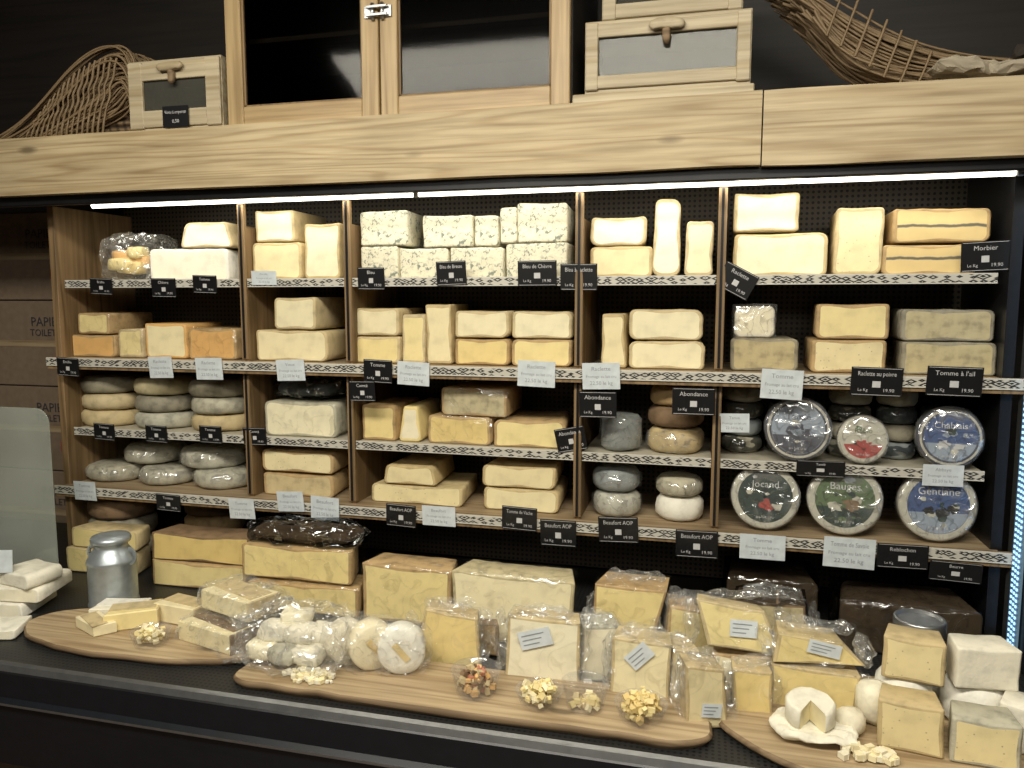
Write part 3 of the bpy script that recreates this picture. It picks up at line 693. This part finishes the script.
W('wrapped_cheese_wedge',.19,2.27,z0,[(-.10,0),(.12,0),(.10,.17),(-.10,.16)],.12,MB,BR,rz=-.1,film=FILMD)
K('grey_rind_cheese',.40,.78,2.38,z0,.15,.2,BR,BR,r=.03,wrap=FILMD)
K('grey_rind_cheese',.08,.36,2.52,z0,.15,.2,BR,BR,r=.03,wrap=FILMD)
for (x0,x1,y,z,h) in ((-2.46,-2.15,1.93,z0,.05),(-2.42,-2.10,1.95,z0+.052,.045)):
    K('white_cheese_wedge',x0,x1,y,z,h,.2,CW,WR,r=.015,rz=.15)
K('white_cheese_wedge',-2.29,-2.12,1.97,z0+.099,.05,.13,WR,WR,r=.02,rz=-.2)
K('white_cheese_wedge',-2.2,-2.04,1.80,z0,.03,.12,CW,WR,r=.01,rz=.3)
b=B(); b.box((0,0,.03),(.13,.002,.075),WHITE); b.text('Brie',0,.045,-.0015,.02,INKM); b.text('15.90',0,.015,-.0015,.015,INKM); b.done('price_tag',(-2.27,1.96,z0+.152),(-.1,0,.3))
b=B()
b.lathe([(.070,0),(.080,.004),(.080,.012),(.077,.018),(.077,.150),(.080,.155),(.078,.163),(.062,.190),(.052,.203),(.052,.217),(.062,.221),(.064,.231),(.060,.241),(.03,.247),(.01,.248)],ZINC,48)
for s in (-1,1):
    pts=[]
    for i in range(13):
        a=math.pi*(-.5+i/12); pts.append((math.cos(a)*.022*s,math.sin(a)*.025))
    for i in range(12):
        p=Vector((pts[i][0],0,pts[i][1])); q=Vector((pts[i+1][0],0,pts[i+1][1])); d=q-p
        b.box(Vector((s*.072,0,.175))+(p+q)/2,(.006,.012,d.length*1.2),ZINC,rot=d.to_track_quat('Z','Y').to_matrix())
b.done('milk_can',(-1.96,2.14,z0))
def wedge(name,x,y,z,l,w,h,face,rind,rz=0,film=None,rx=0):
    b=B()
    poly=[(-l/2,-w/2),(l/2,-w*.38),(l/2,w*.38),(-l/2+.01,w*.2)]
    pts=[]
    for i in range(4):
        p=Vector(poly[i]); q=Vector(poly[(i+1)%4]); k=max(1,int((q-p).length/.03))
        for j in range(k): pts.append(tuple(p.lerp(q,j/k)))
    M=Matrix(((1,0,0,0),(0,0,1,0),(0,1,0,0),(0,0,0,1)))
    b.prism(pts,0,h,face,face,.0,1,.003,M=M,smooth=False)
    b.box((l/2,0,h/2),(.008,w*.76,h*.99),rind,bev=.002)
    b.box((0,0,h+.001),(l*.9,w*.5,.002),rind)
    if film: b.blob((0,0,h/2),(l+.03,w+.02,h+.014),film,cuts=9,amp=.012,sq=.75,fr=20,smooth=False)
    return b.done(name,(x,y,z),(rx,0,rz))
wedge('cheese_wedge',-1.74,1.98,z2,.15,.12,.055,YL,PR,.5); wedge('cheese_wedge',-1.60,2.05,z2,.16,.12,.06,CR,PR,-.2)
wedge('cheese_wedge',-1.82,1.90,z2,.13,.09,.035,CR,PR,2.6)
wedge('wrapped_cheese_wedge',-1.39,1.95,z2,.22,.17,.060,PK,BR,-.35,FILM2); wedge('wrapped_cheese_wedge',-1.36,2.00,z2+.078,.21,.15,.06,CR,PR,-.4,FILM2)
wedge('cheese_wedge',-1.85,2.05,z0,.15,.12,.05,CW,WR,.2)
def cup(x,y,z,r,h,m,n=26,pile=.6):
    b=B(); b.lathe([(r*.75,.001),(r*.98,h*.98),(r,h),(r*.94,h*.97),(r*.7,.004)],CUPM,32,cap=False)
    for i in range(n):
        a=R(0,6.28); q=R(0,.66)*r; s=R(.010,.018)
        b.box((q*math.cos(a),q*math.sin(a),.012+R(0,h*pile)),(s,s*R(.6,1),s*R(.5,.9)),random.choice(m),rot=Matrix.Rotation(R(0,3),3,Vector((R(-1,1),R(-1,1),1)).normalized()))
    b.done('sample_cup',(x,y,z))
cup(-.56,1.82,z1,.066,.068,[OR,BR,PR,cheese('ham_cube',(.45,.18,.12))],110,.7)
cup(-.39,1.81,z1,.062,.04,[YL,CR],105,1.0); cup(-.275,1.82,z1,.060,.068,[YL,CR,PR],34,.25); cup(-.135,1.80,z1,.066,.045,[YD,YL],115,1.1)
cup(-1.58,1.86,z2,.06,.045,[YL,CR],75,.8)
def crumbs(x,y,z,rx,ry,m,n,s0=.008,s1=.016,zz=.02):
    b=B()
    for i in range(n):
        a=R(0,6.28); q=R(0,1)**.7; s=R(s0,s1)
        b.box((q*rx*math.cos(a),q*ry*math.sin(a),s*.4+(1-q)*R(0,zz)),(s,s*R(.6,1),s*.7),random.choice(m),rot=Matrix.Rotation(R(0,3),3,'Z'))
    b.done('cheese_sample_bits',(x,y,z))
crumbs(-1.02,1.79,z1,.08,.035,[CW,CR,WR],100); crumbs(.37,1.77,z2,.07,.03,[CR,CW],34,.012,.022)
b=B()
for (dx,dy,dz) in ((-.09,0,.03),(-.02,-.01,.03),(.05,.0,.03),(-.07,.03,.075),(.01,.03,.075),(.07,.05,.07),(-.02,.06,.105)):
    b.blob((dx,dy,dz),(.08,.065,.045),random.choice([WR,LG,CW,WR]),cuts=5,amp=.006,sq=.6,fr=20)
b.blob((0,.02,.07),(.30,.19,.15),FILM2,cuts=14,amp=.03,sq=.4,fr=20,smooth=False)
b.done('bagged_goat_cheeses',(-1.10,1.84,z1+.010))
def roundwrap(x,y,z,r,t,rz,m=WR):
    b=B(); M=Matrix.Translation((0,0,r))@Matrix.Rotation(math.pi/2,4,'X')
    b.lathe([(r*.5,-t/2-.001),(r*.9,-t/2),(r,-t/2+.006),(r,t/2-.006),(r*.9,t/2),(r*.5,t/2+.001)],m,36,M=M,jit=.003)
    b.box((0,-t/2-.004,r),(r*.9,.002,r*.25),YD,rot=Matrix.Rotation(.9,3,'Y'))
    b.blob((0,0,r),(2*r+.012,t+.02,2*r+.01),FILM2,cuts=9,amp=.010,sq=.5,fr=20,smooth=False)
    b.done('wrapped_soft_cheese',(x,y,z),(0,0,rz))
roundwrap(-.965,1.90,z1,.062,.06,.95); roundwrap(-.885,1.89,z1,.066,.06,.75,CW); roundwrap(-.795,1.89,z1,.066,.06,.35)
W('wrapped_cheese_wedge',-.70,1.99,z0,[(-.10,0),(.10,0),(.09,.145),(-.06,.165)],.07,YL,PR,rz=.1,film=FILM2)
W('wrapped_cheese_wedge',-.41,1.945,z0,[(-.105,0),(.10,0),(.10,.185),(-.095,.19)],.07,CW,PR,rz=.05,label=(-.02,.135,.09,.05,-.3),film=FILM2)
W('wrapped_cheese_wedge',-.27,2.00,z0,[(-.05,0),(.06,0),(.06,.16),(-.04,.16)],.09,CW,LG,rz=.3,film=FILM2)
W('wrapped_cheese_wedge',-.150,1.92,z0,[(-.075,0),(.075,0),(.08,.165),(-.07,.17)],.08,CR,PR,rz=.0,label=(0,.13,.07,.045,-.8),film=FILM2)
W('wrapped_cheese_wedge',-.03,1.93,z0,[(-.04,0),(.03,0),(.03,.15),(-.035,.155)],.09,CR,PR,rz=.35,film=FILM2)
W('wrapped_cheese_wedge',.03,1.84,z0,[(-.06,0),(.045,0),(.03,.15),(-.065,.165)],.07,CR,PR,rz=.35,label=(0,.05,.05,.035,.1),film=FILM2)
W('wrapped_cheese_wedge',.13,1.91,z0,[(-.045,0),(.05,0),(.045,.125),(-.05,.13)],.07,YL,PR,rz=.1,film=FILM2)
W('wrapped_cheese_wedge',.11,2.02,z0+.115,[(-.09,.02),(.10,0),(.055,.115),(-.12,.14)],.07,YL,PR,rz=.15,rx=-.12,label=(.0,.07,.07,.045,.05))
K('cheese_block',.03,.2,2.03,z0,.11,.09,CR,TN)
W('wrapped_cheese_wedge',.275,1.96,z0,[(-.10,0),(.10,0),(.11,.12),(-.10,.125)],.09,YL,PR,rz=-.05,film=FILM2)
W('wrapped_cheese_wedge',.28,1.97,z0+.132,[(-.10,0),(.12,.005),(.065,.06),(-.09,.075)],.09,YL,PR,rz=.1,label=(.02,.045,.08,.035,.2))
def blk(x,y,z,w,h,d,rz,f=YL,r=LG): K('natural_rind_cheese',x-w/2,x+w/2,y,z,h,d,f,r,r=.006,rz=rz,rim=.004)
blk(.465,1.81,z2,.135,.115,.09,-.15,PK,PR); blk(.61,1.79,z2,.135,.105,.09,-.1,PK,LG); blk(.725,1.86,z2,.13,.11,.09,-.35,WR,WR)
tomme('white_goat_cheese',.49,2.00,z2,.065,.105,WR); tomme('white_goat_cheese',.645,2.00,z2,.07,.105,WR); tomme('white_goat_cheese',.415,1.94,z2,.045,.095,WR)
blk(.495,1.94,z2+.107,.135,.105,.09,-.2,PK,PR); blk(.655,1.94,z2+.107,.14,.10,.09,.1,WR,WR)
tomme('white_goat_cheese',.55,2.12,z0,.06,.17,WR)
b=B(); b.lathe([(.06,0),(.062,.003),(.062,.045),(.060,.049),(.054,.049),(.052,.041)],STEEL,40); b.done('round_tin',(.55,2.12,z0+.173))
b=B(); b.blob((0,0,.014),(.17,.13,.020),WR,cuts=10,amp=.012,sq=.5,smooth=False)
M=Matrix.Translation((-.01,0,.028))@Matrix.Rotation(.12,4,'X')
vt=[]
for zz,rr in ((0,.050),(.006,.056),(.045,.056),(.052,.050)):
    ring=[b.bm.verts.new(M@Vector((0,0,zz)))]
    for i in range(26):
        a=math.radians(-60+300*i/25); ring.append(b.bm.verts.new(M@(Vector((rr*math.cos(a),rr*math.sin(a),zz))+sn((math.cos(a),math.sin(a),zz*9),3,.003))))
    vt.append(ring)
for k in range(3):
    for i in range(27):
        j=(i+1)%27; b.face([vt[k][i],vt[k][j],vt[k+1][j],vt[k+1][i]],CR if (i==0 or j==0) else WR,0<i<26)
b.face(vt[3],WR); b.face(list(reversed(vt[0])),WR)
b.done('opened_soft_cheese',(.265,1.84,z2+.006))
tomme('white_goat_cheese',.35,1.87,z2,.035,.055,WR)
# ------------------------------------------------------------------ lights
def area(name,loc,rot,sx,sy,p,c):
    l=bpy.data.lights.new(name,'AREA'); l.shape='RECTANGLE'; l.size=sx; l.size_y=sy; l.energy=p; l.color=c
    o=bpy.data.objects.new(name,l); col.objects.link(o); o.location=loc; o.rotation_euler=rot; return o
area('ceiling_lamp',(-.6,.35,2.9),(math.radians(20),0,0),3.0,.4,112,(1,.94,.80))
area('ceiling_lamp',(-.6,-1.6,2.9),(math.radians(38),0,0),3.5,1.0,52,(1,.95,.84))
area('case_lamp',(-.75,2.46,1.94),(math.radians(8),0,0),3.1,.04,5.0,(1,.95,.82))
w=bpy.data.worlds.new('world'); scene.world=w; w.use_nodes=True
w.node_tree.nodes['Background'].inputs['Color'].default_value=(.05,.05,.055,1)
# ------------------------------------------------------------------ camera
cd=bpy.data.cameras.new('camera'); cam=bpy.data.objects.new('camera',cd); col.objects.link(cam)
cam.location=(0,0,1.6); cam.rotation_euler=(math.radians(90-6.2),0,math.radians(14.3)); cd.sensor_width=36; cd.lens=27.07; cd.clip_start=.05
scene.camera=cam
scene.view_settings.view_transform='Standard'
